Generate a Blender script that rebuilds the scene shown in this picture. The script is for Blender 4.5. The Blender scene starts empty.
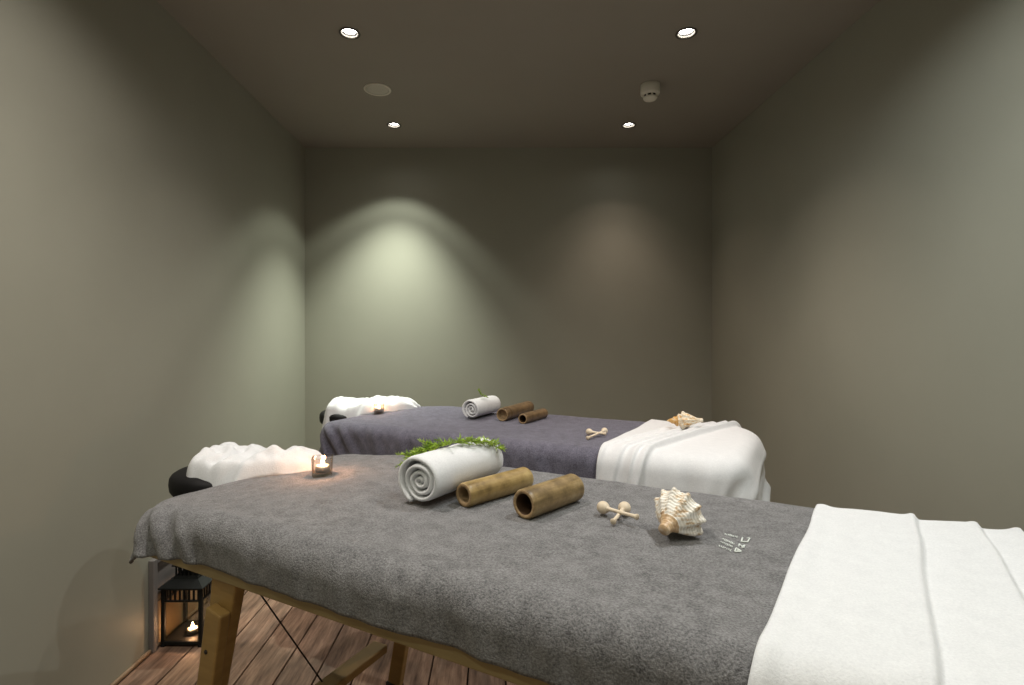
import bpy, bmesh, math, random
from mathutils import Vector, Matrix, noise
PI = math.pi
random.seed(4)
SC = bpy.context.scene
COL = SC.collection

# ------------------------------------------------------------------ camera
CAMZ, F, CX, CY = 1.13, 530.0, 496.0, 337.0
cd = bpy.data.cameras.new('camera')
cd.sensor_width = 36.0
cd.lens = F / 1024 * 36.0
cd.shift_x = (512 - CX) / 1024
cd.shift_y = (CY - 342.5) / 1024
cd.clip_start = 0.02
cam = bpy.data.objects.new('camera', cd)
cam.location = (0, 0, CAMZ)
cam.rotation_euler = (PI / 2, 0, 0)
COL.objects.link(cam)
SC.camera = cam


def at(px, py, z):
    """point of the horizontal plane at height z seen at a pixel of the photograph"""
    d = F * (CAMZ - z) / (py - CY)
    return Vector(((px - CX) / F * d, d, z))


# ------------------------------------------------------------------ helpers
def link(o, parent=None):
    COL.objects.link(o)
    if parent:
        o.parent = parent
    return o


def obj(name, bm, mat, parent=None, smooth=True, loc=None, rotz=None):
    me = bpy.data.meshes.new(name)
    bmesh.ops.recalc_face_normals(bm, faces=bm.faces)
    bm.to_mesh(me)
    bm.free()
    for p in me.polygons:
        p.use_smooth = smooth
    if mat:
        for m in (mat if isinstance(mat, (list, tuple)) else [mat]):
            me.materials.append(m)
    o = bpy.data.objects.new(name, me)
    if loc is not None:
        o.location = loc
    if rotz is not None:
        o.rotation_euler = (0, 0, rotz)
    return link(o, parent)


def tag(o, label, cat, group=None):
    o['label'] = label
    o['category'] = cat
    if group:
        o['group'] = group
    return o


def thing(name, label, cat, loc, rotz=0, group=None):
    o = bpy.data.objects.new(name, None)
    o.empty_display_size = .05
    o.location = loc
    o.rotation_euler = (0, 0, rotz)
    link(o)
    return tag(o, label, cat, group)


def struct(o):
    o['kind'] = 'structure'
    return o


def box(bm, x0, x1, y0, y1, z0, z1, bev=0.0, seg=2, M=None):
    r = bmesh.ops.create_cube(bm, size=1)
    vs = r['verts']
    for v in vs:
        v.co = Vector((x0 + (v.co.x + .5) * (x1 - x0), y0 + (v.co.y + .5) * (y1 - y0), z0 + (v.co.z + .5) * (z1 - z0)))
    if bev > 0:
        es = list({e for v in vs for e in v.link_edges})
        rr = bmesh.ops.bevel(bm, geom=es, offset=bev, segments=seg, profile=.5, affect='EDGES')
        vs = list({v for f in rr['faces'] for v in f.verts} | {v for v in vs if v.is_valid})
    if M is not None:
        for v in vs:
            v.co = M @ v.co
    return bm


def bar(bm, p, q, w, t, up=(0, 0, 1), bev=.003, w2=None):
    """board from p to q, w wide (across up), t thick"""
    p, q = Vector(p), Vector(q)
    zz = (q - p)
    L = zz.length
    zz.normalize()
    xx = Vector(up).cross(zz).normalized()
    yy = zz.cross(xx)
    M = Matrix((xx, yy, zz)).transposed().to_4x4()
    M.translation = p
    tmp = bmesh.new()
    box(tmp, -w / 2, w / 2, -t / 2, t / 2, 0, L, bev)
    if w2 is not None:
        for v in tmp.verts:
            v.co.x *= 1 + (w2 / w - 1) * v.co.z / L
    tmp.transform(M)
    me = bpy.data.meshes.new('tmp')
    tmp.to_mesh(me)
    tmp.free()
    bm.from_mesh(me)
    bpy.data.meshes.remove(me)
    return bm


def tube(bm, pts, rad, n=10, cap=True):
    rings = []
    pts = [Vector(p) for p in pts]
    if not isinstance(rad, (list, tuple)):
        rad = [rad] * len(pts)
    prev = None
    for i, p in enumerate(pts):
        d = (pts[min(i + 1, len(pts) - 1)] - pts[max(i - 1, 0)]).normalized()
        if prev is None:
            a = d.orthogonal().normalized()
        else:
            a = (prev - d * prev.dot(d)).normalized()
        prev = a
        b = d.cross(a)
        rings.append([bm.verts.new(p + rad[i] * (math.cos(2 * PI * k / n) * a + math.sin(2 * PI * k / n) * b)) for k in range(n)])
    for r0, r1 in zip(rings, rings[1:]):
        for k in range(n):
            bm.faces.new((r0[k], r0[(k + 1) % n], r1[(k + 1) % n], r1[k]))
    if cap:
        bm.faces.new(rings[0][::-1])
        bm.faces.new(rings[-1])
    return bm


def lathe(bm, prof, n=48, M=None, close=False):
    """prof: list of (r, z)"""
    rings = []
    for r, z in prof:
        if r < 1e-6:
            rings.append([bm.verts.new((0, 0, z))])
        else:
            rings.append([bm.verts.new((r * math.cos(2 * PI * k / n), r * math.sin(2 * PI * k / n), z)) for k in range(n)])
    pairs = list(zip(rings, rings[1:]))
    if close:
        pairs.append((rings[-1], rings[0]))
    for a, b in pairs:
        for k in range(n):
            j = (k + 1) % n
            vs = [a[k % len(a)], a[j % len(a)], b[j % len(b)], b[k % len(b)]]
            u = []
            for v in vs:
                if v not in u:
                    u.append(v)
            if len(u) >= 3:
                try:
                    bm.faces.new(u)
                except ValueError:
                    pass
    if M is not None:
        for rg in rings:
            for v in rg:
                v.co = M @ v.co
    return bm


def grid(bm, nu, nv, fn):
    vs = [[bm.verts.new(fn(i / (nu - 1), j / (nv - 1))) for j in range(nv)] for i in range(nu)]
    for i in range(nu - 1):
        for j in range(nv - 1):
            bm.faces.new((vs[i][j], vs[i + 1][j], vs[i + 1][j + 1], vs[i][j + 1]))
    return vs


def ss(a, b, x):
    t = max(0., min(1., (x - a) / (b - a)))
    return t * t * (3 - 2 * t)


def gauss(x, s):
    return math.exp(-(x / s) ** 2)


def n3(x, y, z=0.0):
    return noise.noise(Vector((x, y, z)))


def solidify(o, t, off=-1):
    m = o.modifiers.new('thickness', 'SOLIDIFY')
    m.thickness = t
    m.offset = off
    return o


# ------------------------------------------------------------------ materials
def mat(name, base, rough=.6, metal=0.0, spec=.5):
    m = bpy.data.materials.new(name)
    m.use_nodes = True
    b = m.node_tree.nodes['Principled BSDF']
    b.inputs['Base Color'].default_value = (*base, 1)
    b.inputs['Roughness'].default_value = rough
    b.inputs['Metallic'].default_value = metal
    b.inputs['Specular IOR Level'].default_value = spec
    return m


def nd(m, t, **kw):
    n = m.node_tree.nodes.new(t)
    for k, v in kw.items():
        setattr(n, k, v)
    return n


def lk(m, a, b):
    m.node_tree.links.new(a, b)


def bsdf(m):
    return m.node_tree.nodes['Principled BSDF']


def coords(m, scale=(1, 1, 1), kind='Object'):
    tc = nd(m, 'ShaderNodeTexCoord')
    mp = nd(m, 'ShaderNodeMapping')
    mp.inputs['Scale'].default_value = scale
    lk(m, tc.outputs[kind], mp.inputs['Vector'])
    return mp.outputs['Vector']


def ramp(m, fac, stops):
    r = nd(m, 'ShaderNodeValToRGB')
    el = r.color_ramp.elements
    el[0].position, el[0].color = stops[0][0], (*stops[0][1], 1)
    el[1].position, el[1].color = stops[-1][0], (*stops[-1][1], 1)
    for p, c in stops[1:-1]:
        e = el.new(p)
        e.color = (*c, 1)
    lk(m, fac, r.inputs['Fac'])
    return r.outputs['Color']


def ntex(m, vec, scale, detail=4, rough=.55):
    n = nd(m, 'ShaderNodeTexNoise')
    n.inputs['Scale'].default_value = scale
    n.inputs['Detail'].default_value = detail
    n.inputs['Roughness'].default_value = rough
    lk(m, vec, n.inputs['Vector'])
    return n.outputs['Fac']


def bump(m, h, strength, dist=.002, chain=None):
    b = nd(m, 'ShaderNodeBump')
    b.inputs['Strength'].default_value = strength
    b.inputs['Distance'].default_value = dist
    lk(m, h, b.inputs['Height'])
    if chain is not None:
        lk(m, chain, b.inputs['Normal'])
    return b.outputs['Normal']


def noisy(name, stops, scale, rough=.6, detail=5, stretch=(1, 1, 1), bs=0.0, bd=.002, bscale=None, spec=.5):
    m = mat(name, stops[0][1], rough, spec=spec)
    v = coords(m, stretch)
    f = ntex(m, v, scale, detail)
    lk(m, ramp(m, f, stops), bsdf(m).inputs['Base Color'])
    if bs:
        lk(m, bump(m, ntex(m, v, bscale or scale, 4), bs, bd), bsdf(m).inputs['Normal'])
    return m


def terry(name, dark, light, fine, bs, sheen=.3):
    m = mat(name, light, .95, spec=.15)
    v = coords(m)
    f1 = ntex(m, v, fine, 3, .7)
    f2 = ntex(m, v, fine * .12, 4, .6)
    mx = nd(m, 'ShaderNodeMath', operation='ADD')
    ml = nd(m, 'ShaderNodeMath', operation='MULTIPLY')
    ml.inputs[1].default_value = .45
    lk(m, f2, ml.inputs[0])
    lk(m, f1, mx.inputs[0])
    lk(m, ml.outputs[0], mx.inputs[1])
    lk(m, ramp(m, mx.outputs[0], [(.45, dark), (1.0, light)]), bsdf(m).inputs['Base Color'])
    lk(m, bump(m, f1, bs, .003), bsdf(m).inputs['Normal'])
    bsdf(m).inputs['Sheen Weight'].default_value = sheen
    bsdf(m).inputs['Sheen Roughness'].default_value = .6
    return m


WALL = noisy('wall_paint', [(.35, (.328, .326, .268)), (.65, (.342, .339, .28))], 3.0, .5, bs=.06, bd=.001, bscale=160, spec=.35)
CEIL = noisy('ceiling_paint', [(.35, (.31, .285, .245)), (.65, (.32, .295, .255))], 3.0, .7, spec=.2)
GREY = terry('grey_terry', (.036, .034, .037), (.305, .298, .305), 300, 1.0, .2)
GREY2 = terry('slate_terry', (.036, .034, .048), (.205, .195, .255), 300, .8, .15)
WHITE = terry('white_terry', (.64, .645, .665), (.77, .775, .79), 300, .3, .1)
BEECH = noisy('varnished_beech', [(.3, (.30, .175, .055)), (.7, (.42, .26, .09))], 7, .42, stretch=(1, 1, 6))
RAILW = noisy('beech_rail', [(.3, (.36, .27, .13)), (.7, (.45, .34, .17))], 7, .45, stretch=(1, 8, 8))
VINYL = mat('black_vinyl', (.007, .0065, .007), .6, spec=.2)
BLACKM = noisy('black_lacquered_metal', [(.3, (.006, .007, .0065)), (.7, (.011, .012, .0115))], 30, .5, spec=.25)
CHROME = mat('steel', (.6, .6, .6), .3, 1)
CABLE = mat('black_cable', (.02, .015, .012), .6)
WAX = mat('white_wax', (.75, .68, .58), .5)
ALU = mat('tealight_cup', (.7, .7, .7), .35, 1)
PLAST = mat('cream_plastic', (.78, .75, .66), .5)
GRILL = noisy('speaker_grille', [(.4, (.52, .50, .43)), (.6, (.60, .575, .50))], 600, .6)
DARK = mat('dark_slot', (.01, .01, .01), .8)
RING = mat('brushed_trim', (.10, .09, .075), .5, .3)
STICK = noisy('pale_wood', [(.3, (.62, .50, .36)), (.7, (.74, .64, .50))], 60, .55)
THREAD = noisy('white_thread', [(.3, (.62, .66, .63)), (.7, (.8, .83, .8))], 900, .8)
TANP = noisy('tan_panel', [(.3, (.33, .22, .13)), (.7, (.38, .27, .16))], 9, .5)
JAMB = mat('grey_jamb', (.17, .155, .15), .5)
TRIMW = noisy('wood_bead', [(.3, (.22, .15, .09)), (.7, (.32, .22, .14))], 12, .5, stretch=(6, 1, 6))
LEAF = noisy('fresh_green_leaf', [(.25, (.10, .19, .012)), (.5, (.30, .45, .03)), (.75, (.52, .64, .10))], 45, .5)
STEM = mat('green_stem', (.14, .17, .03), .6)


def emit(name, col, s):
    m = bpy.data.materials.new(name)
    m.use_nodes = True
    nt = m.node_tree
    nt.nodes.clear()
    e = nt.nodes.new('ShaderNodeEmission')
    e.inputs['Color'].default_value = (*col, 1)
    e.inputs['Strength'].default_value = s
    o = nt.nodes.new('ShaderNodeOutputMaterial')
    nt.links.new(e.outputs[0], o.inputs[0])
    return m


LENS = emit('lamp_lens', (1, .97, .9), 40)
FLAME = emit('candle_flame', (1, .62, .25), 40)


def pane_mat(name, tint, refl=1.5):
    """thin clear glass: transmits with a tint, mirrors by Fresnel"""
    m = bpy.data.materials.new(name)
    m.use_nodes = True
    nt = m.node_tree
    nt.nodes.clear()
    tr = nt.nodes.new('ShaderNodeBsdfTransparent')
    gl = nt.nodes.new('ShaderNodeBsdfGlossy')
    gl.inputs['Roughness'].default_value = .02
    lw = nt.nodes.new('ShaderNodeLayerWeight')
    lw.inputs['Blend'].default_value = .5
    pw = nt.nodes.new('ShaderNodeMath')
    pw.operation = 'POWER'
    pw.inputs[1].default_value = 4.0
    nt.links.new(lw.outputs['Facing'], pw.inputs[0])
    # a slanting path through the wall of the glass is longer and takes more of the tint
    tm = nt.nodes.new('ShaderNodeMix')
    tm.data_type = 'RGBA'
    tm.inputs[6].default_value = (*tint, 1)
    tm.inputs[7].default_value = (*[t ** 9 for t in tint], 1)
    nt.links.new(lw.outputs['Facing'], tm.inputs[0])
    nt.links.new(tm.outputs[2], tr.inputs['Color'])
    fr = nt.nodes.new('ShaderNodeMapRange')
    fr.inputs['To Min'].default_value = .04
    fr.inputs['To Max'].default_value = refl
    nt.links.new(pw.outputs[0], fr.inputs['Value'])
    mx = nt.nodes.new('ShaderNodeMixShader')
    o = nt.nodes.new('ShaderNodeOutputMaterial')
    nt.links.new(fr.outputs[0], mx.inputs[0])
    nt.links.new(tr.outputs[0], mx.inputs[1])
    nt.links.new(gl.outputs[0], mx.inputs[2])
    nt.links.new(mx.outputs[0], o.inputs[0])
    return m


GLASS = pane_mat('clear_pane', (.95, .95, .93), .6)
CUPG = pane_mat('candle_glass', (.95, .925, .90), .55)


def wood_floor():
    m = mat('weathered_deck_board', (.2, .13, .09), .55, spec=.3)
    tc = nd(m, 'ShaderNodeTexCoord')
    sep = nd(m, 'ShaderNodeSeparateXYZ')
    lk(m, tc.outputs['Object'], sep.inputs[0])
    dv = nd(m, 'ShaderNodeMath', operation='DIVIDE')
    dv.inputs[1].default_value = PLANK
    ad = nd(m, 'ShaderNodeMath', operation='SUBTRACT')
    ad.inputs[1].default_value = PLANK0
    lk(m, sep.outputs[0], ad.inputs[0])
    lk(m, ad.outputs[0], dv.inputs[0])
    fl = nd(m, 'ShaderNodeMath', operation='FLOOR')
    lk(m, dv.outputs[0], fl.inputs[0])
    wn = nd(m, 'ShaderNodeTexWhiteNoise', noise_dimensions='1D')
    lk(m, fl.outputs[0], wn.inputs['W'])
    cb = nd(m, 'ShaderNodeCombineXYZ')
    mul = nd(m, 'ShaderNodeMath', operation='MULTIPLY')
    mul.inputs[1].default_value = 7.3
    lk(m, fl.outputs[0], mul.inputs[0])
    lk(m, mul.outputs[0], cb.inputs[2])
    va = nd(m, 'ShaderNodeVectorMath', operation='ADD')
    lk(m, tc.outputs['Object'], va.inputs[0])
    lk(m, cb.outputs[0], va.inputs[1])
    mp = nd(m, 'ShaderNodeMapping')
    mp.inputs['Scale'].default_value = (14, 1.3, 1)
    lk(m, va.outputs[0], mp.inputs['Vector'])
    f = ntex(m, mp.outputs[0], 5, 8, .65)
    c1 = ramp(m, f, [(.30, (.11, .065, .045)), (.5, (.27, .175, .125)), (.72, (.43, .30, .22))])
    mp2 = nd(m, 'ShaderNodeMapping')
    mp2.inputs['Scale'].default_value = (3, 1.0, 1)
    lk(m, va.outputs[0], mp2.inputs['Vector'])
    f2 = ntex(m, mp2.outputs[0], 4, 4, .6)
    c2 = ramp(m, f2, [(.35, (.6, .6, .6)), (.65, (1.15, 1.1, 1.05))])
    mx = nd(m, 'ShaderNodeMix', data_type='RGBA', blend_type='MULTIPLY')
    mx.inputs[0].default_value = 1
    lk(m, c1, mx.inputs[6])
    lk(m, c2, mx.inputs[7])
    c3 = ramp(m, wn.outputs['Value'], [(0, (.78, .78, .80)), (1, (1.15, 1.1, 1.05))])
    mx2 = nd(m, 'ShaderNodeMix', data_type='RGBA', blend_type='MULTIPLY')
    mx2.inputs[0].default_value = 1
    lk(m, mx.outputs[2], mx2.inputs[6])
    lk(m, c3, mx2.inputs[7])
    lk(m, mx2.outputs[2], bsdf(m).inputs['Base Color'])
    lk(m, bump(m, f, .35, .003), bsdf(m).inputs['Normal'])
    return m


def bamboo_mat(name, a, b, c):
    m = mat(name, a, .42)
    v = coords(m, (40, 40, 3))
    f = ntex(m, v, 1.2, 6, .6)
    v2 = coords(m, (1, 1, 1))
    f2 = ntex(m, v2, 26, 4, .6)
    ad = nd(m, 'ShaderNodeMath', operation='ADD')
    lk(m, f, ad.inputs[0])
    lk(m, f2, ad.inputs[1])
    hv = nd(m, 'ShaderNodeMath', operation='MULTIPLY')
    hv.inputs[1].default_value = .5
    lk(m, ad.outputs[0], hv.inputs[0])
    lk(m, ramp(m, hv.outputs[0], [(.36, a), (.5, b), (.64, c)]), bsdf(m).inputs['Base Color'])
    lk(m, bump(m, f, .25, .001), bsdf(m).inputs['Normal'])
    return m


BAMB = bamboo_mat('tan_bamboo', (.15, .095, .032), (.33, .225, .085), (.47, .345, .15))
BAMB2 = bamboo_mat('aged_bamboo', (.10, .065, .028), (.27, .185, .082), (.44, .335, .18))
BAMB3 = bamboo_mat('brown_bamboo', (.075, .045, .022), (.165, .105, .052), (.25, .168, .085))
BCUT = noisy('bamboo_cut_end', [(.3, (.22, .13, .06)), (.7, (.42, .29, .15))], 120, .7)
BIN = mat('bamboo_inside', (.28, .19, .10), .7)
BIN2 = mat('bamboo_dark_inside', (.07, .035, .015), .7)


# ------------------------------------------------------------------ room shell
XL, XR, YB, YF, ZC = -1.242, 1.404, 3.446, -1.30, 2.36
T = .12
PLANK, PLANK0 = .1265, -.853 - 10 * .1265
FLOOR = wood_floor()


def wallbox(name, *a, m=WALL):
    bm = bmesh.new()
    box(bm, *a)
    return struct(obj(name, bm, m, smooth=False))


wallbox('wall_back', XL - T, XR + T, YB, YB + T, -.05, ZC + T)
wallbox('wall_left', XL - T, XL, YF - T, YB, -.05, ZC + T)
wallbox('wall_right', XR, XR + T, YF - T, YB, -.05, ZC + T)
wallbox('wall_front', XL, XR, YF - T, YF, -.05, ZC + T)

# ceiling with round cut-outs for the recessed lamps
LX = (-.592, .770)
LY = (3.075, 2.144)
HOLE = .033


def ceiling():
    bm = bmesh.new()
    holes = [(x, y) for x in LX for y in LY]
    # cell grid lines so every hole sits in its own square cell
    xs = sorted({XL, XR} | {x + s * .06 for x in LX for s in (-1, 1)})
    ys = sorted({YF, YB} | {y + s * .06 for y in LY for s in (-1, 1)})
    vc = {}

    def V(x, y, z=ZC):
        k = (round(x, 5), round(y, 5), round(z, 5))
        if k not in vc:
            vc[k] = bm.verts.new((x, y, z))
        return vc[k]
    n = 8
    for i in range(len(xs) - 1):
        for j in range(len(ys) - 1):
            cx, cy = (xs[i] + xs[i + 1]) / 2, (ys[j] + ys[j + 1]) / 2
            h = [p for p in holes if abs(p[0] - cx) < .01 and abs(p[1] - cy) < .01]
            if not h:
                bm.faces.new((V(xs[i], ys[j]), V(xs[i + 1], ys[j]), V(xs[i + 1], ys[j + 1]), V(xs[i], ys[j + 1])))
            else:
                N = 32
                ring, sq = [], []
                for k in range(N):
                    a = 2 * PI * k / N + PI / 4
                    c, s = math.cos(a), math.sin(a)
                    ring.append(V(cx + HOLE * c, cy + HOLE * s))
                    q = .06 / max(abs(c), abs(s))
                    sq.append(V(cx + q * c, cy + q * s))
                for k in range(N):
                    l = (k + 1) % N
                    bm.faces.new((ring[k], ring[l], sq[l], sq[k]))
                up = [V(v.co.x, v.co.y, ZC + .07) for v in ring]
                for k in range(N):
                    l = (k + 1) % N
                    bm.faces.new((ring[k], up[k], up[l], ring[l]))
                bm.faces.new(up)
    box(bm, XL, XR, YF, YB, ZC + .09, ZC + T)
    return struct(obj('ceiling', bm, CEIL, smooth=False))


ceiling()


def floor():
    bm = bmesh.new()
    box(bm, XL, XR, YF, YB, -.05, -.02)
    for f in bm.faces:
        f.material_index = 1
    k = 0
    x = PLANK0
    while x < XR:
        a, b = max(x + .0025, XL), min(x + PLANK - .0025, XR)
        if b - a > .01:
            box(bm, a, b, YF, YB, -.021, 0, .0025, 2)
        x += PLANK
    return struct(obj('floor', bm, [FLOOR, DARK], smooth=False))


floor()

bm = bmesh.new()
pts = [(XL, -1.2, .0), (XL, YB - .01, .0)]
box(bm, XL, XL + .012, YF, YB, 0, .014, .004)
struct(obj('trim_1', bm, TRIMW, smooth=False))

# ------------------------------------------------------------------ low framed panel on the left wall
t = thing('wall_panel', 'low framed tan panel on the left wall behind the black lantern', 'panel', (XL, 2.05, 0))
bm = bmesh.new()
box(bm, 0, .020, -.158, -.134, .0, .33, .003)
box(bm, 0, .020, .21, .234, .0, .33, .003)
box(bm, 0, .020, -.134, .21, .31, .33, .003)
obj('frame', bm, JAMB, t, smooth=False)
bm = bmesh.new()
box(bm, .001, .010, -.134, .21, .0, .165, .002)
obj('lower_board', bm, TANP, t, smooth=False)
bm = bmesh.new()
box(bm, .001, .007, -.134, .21, .165, .31, .002)
obj('upper_board', bm, JAMB, t, smooth=False)

# ------------------------------------------------------------------ ceiling fittings
LAMPS = {}


def spot(x, y, z, energy, col, size, blend, parent=None, tilt=(0, 0)):
    ld = bpy.data.lights.new('downlight_beam', 'SPOT')
    ld.energy = energy
    ld.color = col
    ld.spot_size = math.radians(size)
    ld.spot_blend = blend
    ld.shadow_soft_size = .018
    o = bpy.data.objects.new('downlight_beam', ld)
    o.location = (x, y, z)
    o.rotation_euler = (math.radians(tilt[0]), math.radians(tilt[1]), 0)
    link(o, parent)
    return o


dl_label = {
    (0, 0): 'bright recessed ceiling downlight on the left, nearer the back wall',
    (0, 1): 'recessed ceiling downlight on the left, in front of the round flush speaker',
    (1, 0): 'small recessed ceiling downlight behind the white smoke detector, nearer the back wall',
    (1, 1): 'recessed ceiling downlight on the right, in front of the white smoke detector',
}
COOL, WARM, GREEN = (.95, 1.0, .87), (1.0, .80, .68), (.96, 1.0, .98)
# every lamp: a narrow soft beam and a weaker wide spill with a crisp cut-off
beams = {(0, 0): (165, 11, COOL, .3), (0, 1): (24, 7, (1, .92, .86), .6), (1, 0): (18, 4, WARM, .6), (1, 1): (36, 12, (1, .84, .72), .7)}


def lamp(x, y, z, inner, spill, col, soft, parent=None, wide=102, beam=80, tilt=(0, 0)):
    spot(x, y, z, inner, col, beam, 1.0, parent, tilt)
    spot(x, y, z, spill, col, wide, soft, parent, tilt)


for i, x in enumerate(LX):
    for j, y in enumerate(LY):
        t = thing('ceiling_downlight', dl_label[(i, j)], 'downlight', (x, y, ZC), 0, 'recessed downlights in the ceiling')
        bm = bmesh.new()
        lathe(bm, [(.0325, -.001), (.041, -.001), (.0425, -.003), (.041, -.0045), (.034, -.004), (.030, .002), (.0325, .004)], 40, close=True)
        obj('trim_ring', bm, RING, t)
        bm = bmesh.new()
        lathe(bm, [(.0300, .002), (.027, .02), (.024, .03), (.0255, .03), (.0285, .02), (.0315, .002)], 40, close=True)
        obj('reflector', bm, ALU, t)
        bm = bmesh.new()
        lathe(bm, [(0, .0075), (.015, .0085), (.0265, .012), (.0265, .016), (0, .016)], 40)
        obj('lens', bm, LENS, t)
        lamp(0, 0, -.008, *beams[(i, j)], t, tilt=(0, 4) if (i, j) == (0, 0) else (0, 0))

# unseen lamp rows above and behind the camera, spill widened to brighten the walls
for (x, y, e, sp, c, wd, bw) in [(LX[0], 1.21, 36, 24, (1, .93, .86), 150, 104), (LX[1], 1.21, 30, 22, GREEN, 150, 104),
                                 (LX[0], .28, 8, 16, (1, .97, .82), 150, 90), (LX[1], .28, 8, 24, (1, .97, .88), 150, 90),
                                 (LX[0], -.65, 8, 16, (.95, 1, .80), 165, 90), (LX[1], -.65, 8, 14, (1, .97, .86), 165, 90)]:
    lamp(x, y, ZC - .008, e, sp, c, .7, None, wd, bw)

t = thing('ceiling_speaker', 'round flush white disc set in the ceiling between two left downlights', 'speaker', (-.588, 2.63, ZC))
bm = bmesh.new()
lathe(bm, [(.058, 0), (.066, 0), (.067, -.003), (.064, -.006), (.059, -.005)], 48, close=True)
obj('rim', bm, PLAST, t)
bm = bmesh.new()
lathe(bm, [(0, -.0035), (.04, -.0035), (.0585, -.003), (.0585, 0), (0, 0)], 48)
obj('grille', bm, GRILL, t)

t = thing('smoke_detector', 'white cylindrical smoke detector hanging under the ceiling on the right', 'smoke detector', (.752, 2.585, ZC))
bm = bmesh.new()
lathe(bm, [(0, 0), (.044, 0), (.046, -.002), (.046, -.043), (.0445, -.047), (.036, -.052), (0, -.052)], 48)
obj('base', bm, PLAST, t)
bm = bmesh.new()
lathe(bm, [(0, -.050), (.031, -.050), (.031, -.063), (0, -.063)], 40)
obj('sensor_core', bm, DARK, t)
bm = bmesh.new()
for k in range(8):
    a = 2 * PI * k / 8
    M = Matrix.Rotation(a, 4, 'Z')
    box(bm, .029, .034, -.004, .004, -.064, -.050, .001, 1, M)
obj('vent_post', bm, PLAST, t)
bm = bmesh.new()
lathe(bm, [(0, -.062), (.034, -.062), (.0345, -.065), (.028, -.073), (.015, -.076), (0, -.0765)], 40)
obj('cap', bm, PLAST, t)

# ------------------------------------------------------------------ massage tables and their cloths
TOP = .765
L, W = 1.84, .70
RC, RR = .12, .052


class Table:
    pass


def make_frame(cx, cy, ang):
    f = Table()
    f.loc = Vector((cx, cy, 0))
    f.ang = ang
    f.R = Matrix.Rotation(ang, 3, 'Z')
    f.inv = f.R.inverted()

    def local(p):
        return f.inv @ (Vector((p[0], p[1], 0)) - f.loc) + Vector((0, 0, p[2]))
    f.local = local
    f.world = lambda x, y, z=0: f.R @ Vector((x, y, 0)) + f.loc + Vector((0, 0, z))
    f.px = lambda px, py, z: local(at(px, py, z))
    return f


NEAR = make_frame(.095, 1.096, -math.atan2(.477, .879))
FAR = make_frame(.112, 2.222, -math.radians(29.2))
FAR.L = 1.75
NEAR.L = L


def drape(f, px, py, lift=0.0, flare=.0, hmax=9):
    """a flat cloth point laid over the padded top: position and outward normal, with the hang distance"""
    hx, hy = f.L / 2 - RC, W / 2 - RC
    qx, qy = max(-hx, min(hx, px)), max(-hy, min(hy, py))
    dx, dy = px - qx, py - qy
    D = math.hypot(dx, dy)
    RR = .052 + f.soft * ss(-.55, -.88, px)
    r1 = RC - RR
    if D <= r1:
        return Vector((px, py, TOP + lift)), Vector((0, 0, 1)), D - r1
    dx, dy = dx / D, dy / D
    d = D - r1
    a = min(d / RR, PI / 2)
    h = max(0, d - RR * PI / 2)
    h = h if h < hmax else hmax + .25 * (h - hmax)
    nrm = Vector((dx * math.sin(a), dy * math.sin(a), math.cos(a)))
    rad = r1 + RR * math.sin(a) + flare * h
    p = Vector((qx + dx * rad, qy + dy * rad, TOP - RR * (1 - math.cos(a)) - h))
    return p + nrm * lift, nrm, d


def dip(f, x, y):
    """the padding sinks towards the head end"""
    q = max(0.0, min(1.0, (-x - .48) / (f.L / 2 - .48)))
    return -f.dip * q ** 1.7


def top_wave(f, x, y):
    s = f.seed
    z = .0035 * n3(x * 3 + s, y * 4, 1) + .0018 * n3(x * 9, y * 9 + s, 4)
    z += dip(f, x, y)
    for (bx, by, sx, sy, h) in f.bumps:
        z += h * math.exp(-((x - bx) / sx) ** 2 - ((y - by) / sy) ** 2)
    return z


NEAR.seed, NEAR.bumps, NEAR.dip, FAR.dip = 2.0, [], .036, .018
NEAR.hmax, FAR.hmax = .044, .125
NEAR.soft, FAR.soft = .040, .015
NEAR.flare, FAR.flare = .30, .0
FAR.seed, FAR.bumps = 11.0, [(-.50, .12, .20, .16, .026)]


def ztop(f, x, y):
    """height of the laid cover at a point of the table plan, rounded edges included"""
    z = TOP + top_wave(f, x, y)
    hx, hy = f.L / 2 - RC, W / 2 - RC
    D = math.hypot(max(0, abs(x) - hx), max(0, abs(y) - hy))
    rr = .052 + f.soft * ss(-.55, -.88, x)
    q = min(1, max(0, D - (RC - rr)) / rr)
    return z - rr * (1 - math.sqrt(1 - q * q))


def make_cover(f, m, x0, x1, y0, y1, name, label, wr):
    bm = bmesh.new()
    nx, ny = 300, 150

    def fn(u, v):
        px, py = x0 + (x1 - x0) * u, y0 + (y1 - y0) * v
        p, n, d = drape(f, px, py, 0, .03 + f.flare * ss(-.62, -.88, px), f.hmax)
        k = ss(-.01, .09, d)
        # pleats that grow towards the hem
        s = px if abs(n.y) > abs(n.x) else py
        w = wr * k * (n3(px * 9 + f.seed, py * 3.5, 3) + .6 * n3(px * 22 + py * 9, f.seed, 6))
        kk = k * ss(-.2, .6, -n.y)
        pl = math.sin(px * 70 + py * 55 + 3 * n3(px * 5, py * 4))
        corner = 1 - .8 * min(1, 2.4 * abs(n.x * n.y))
        w += 1.2 * wr * kk * ss(.0, .10, d) * (abs(pl) ** .5 * (1 if pl > 0 else -1) - .3) * ss(-.50, -.78, px) * corner
        p = p + n * (w + .004 * k) + Vector((0, 0, top_wave(f, px, py) * (1 - k) + dip(f, px, py) * .30 * k))
        return p
    grid(bm, nx, ny, fn)
    o = obj(name, bm, m, loc=f.loc, rotz=f.ang)
    solidify(o, .005, -1)
    return tag(o, label, 'towel', 'grey table covers')


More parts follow.
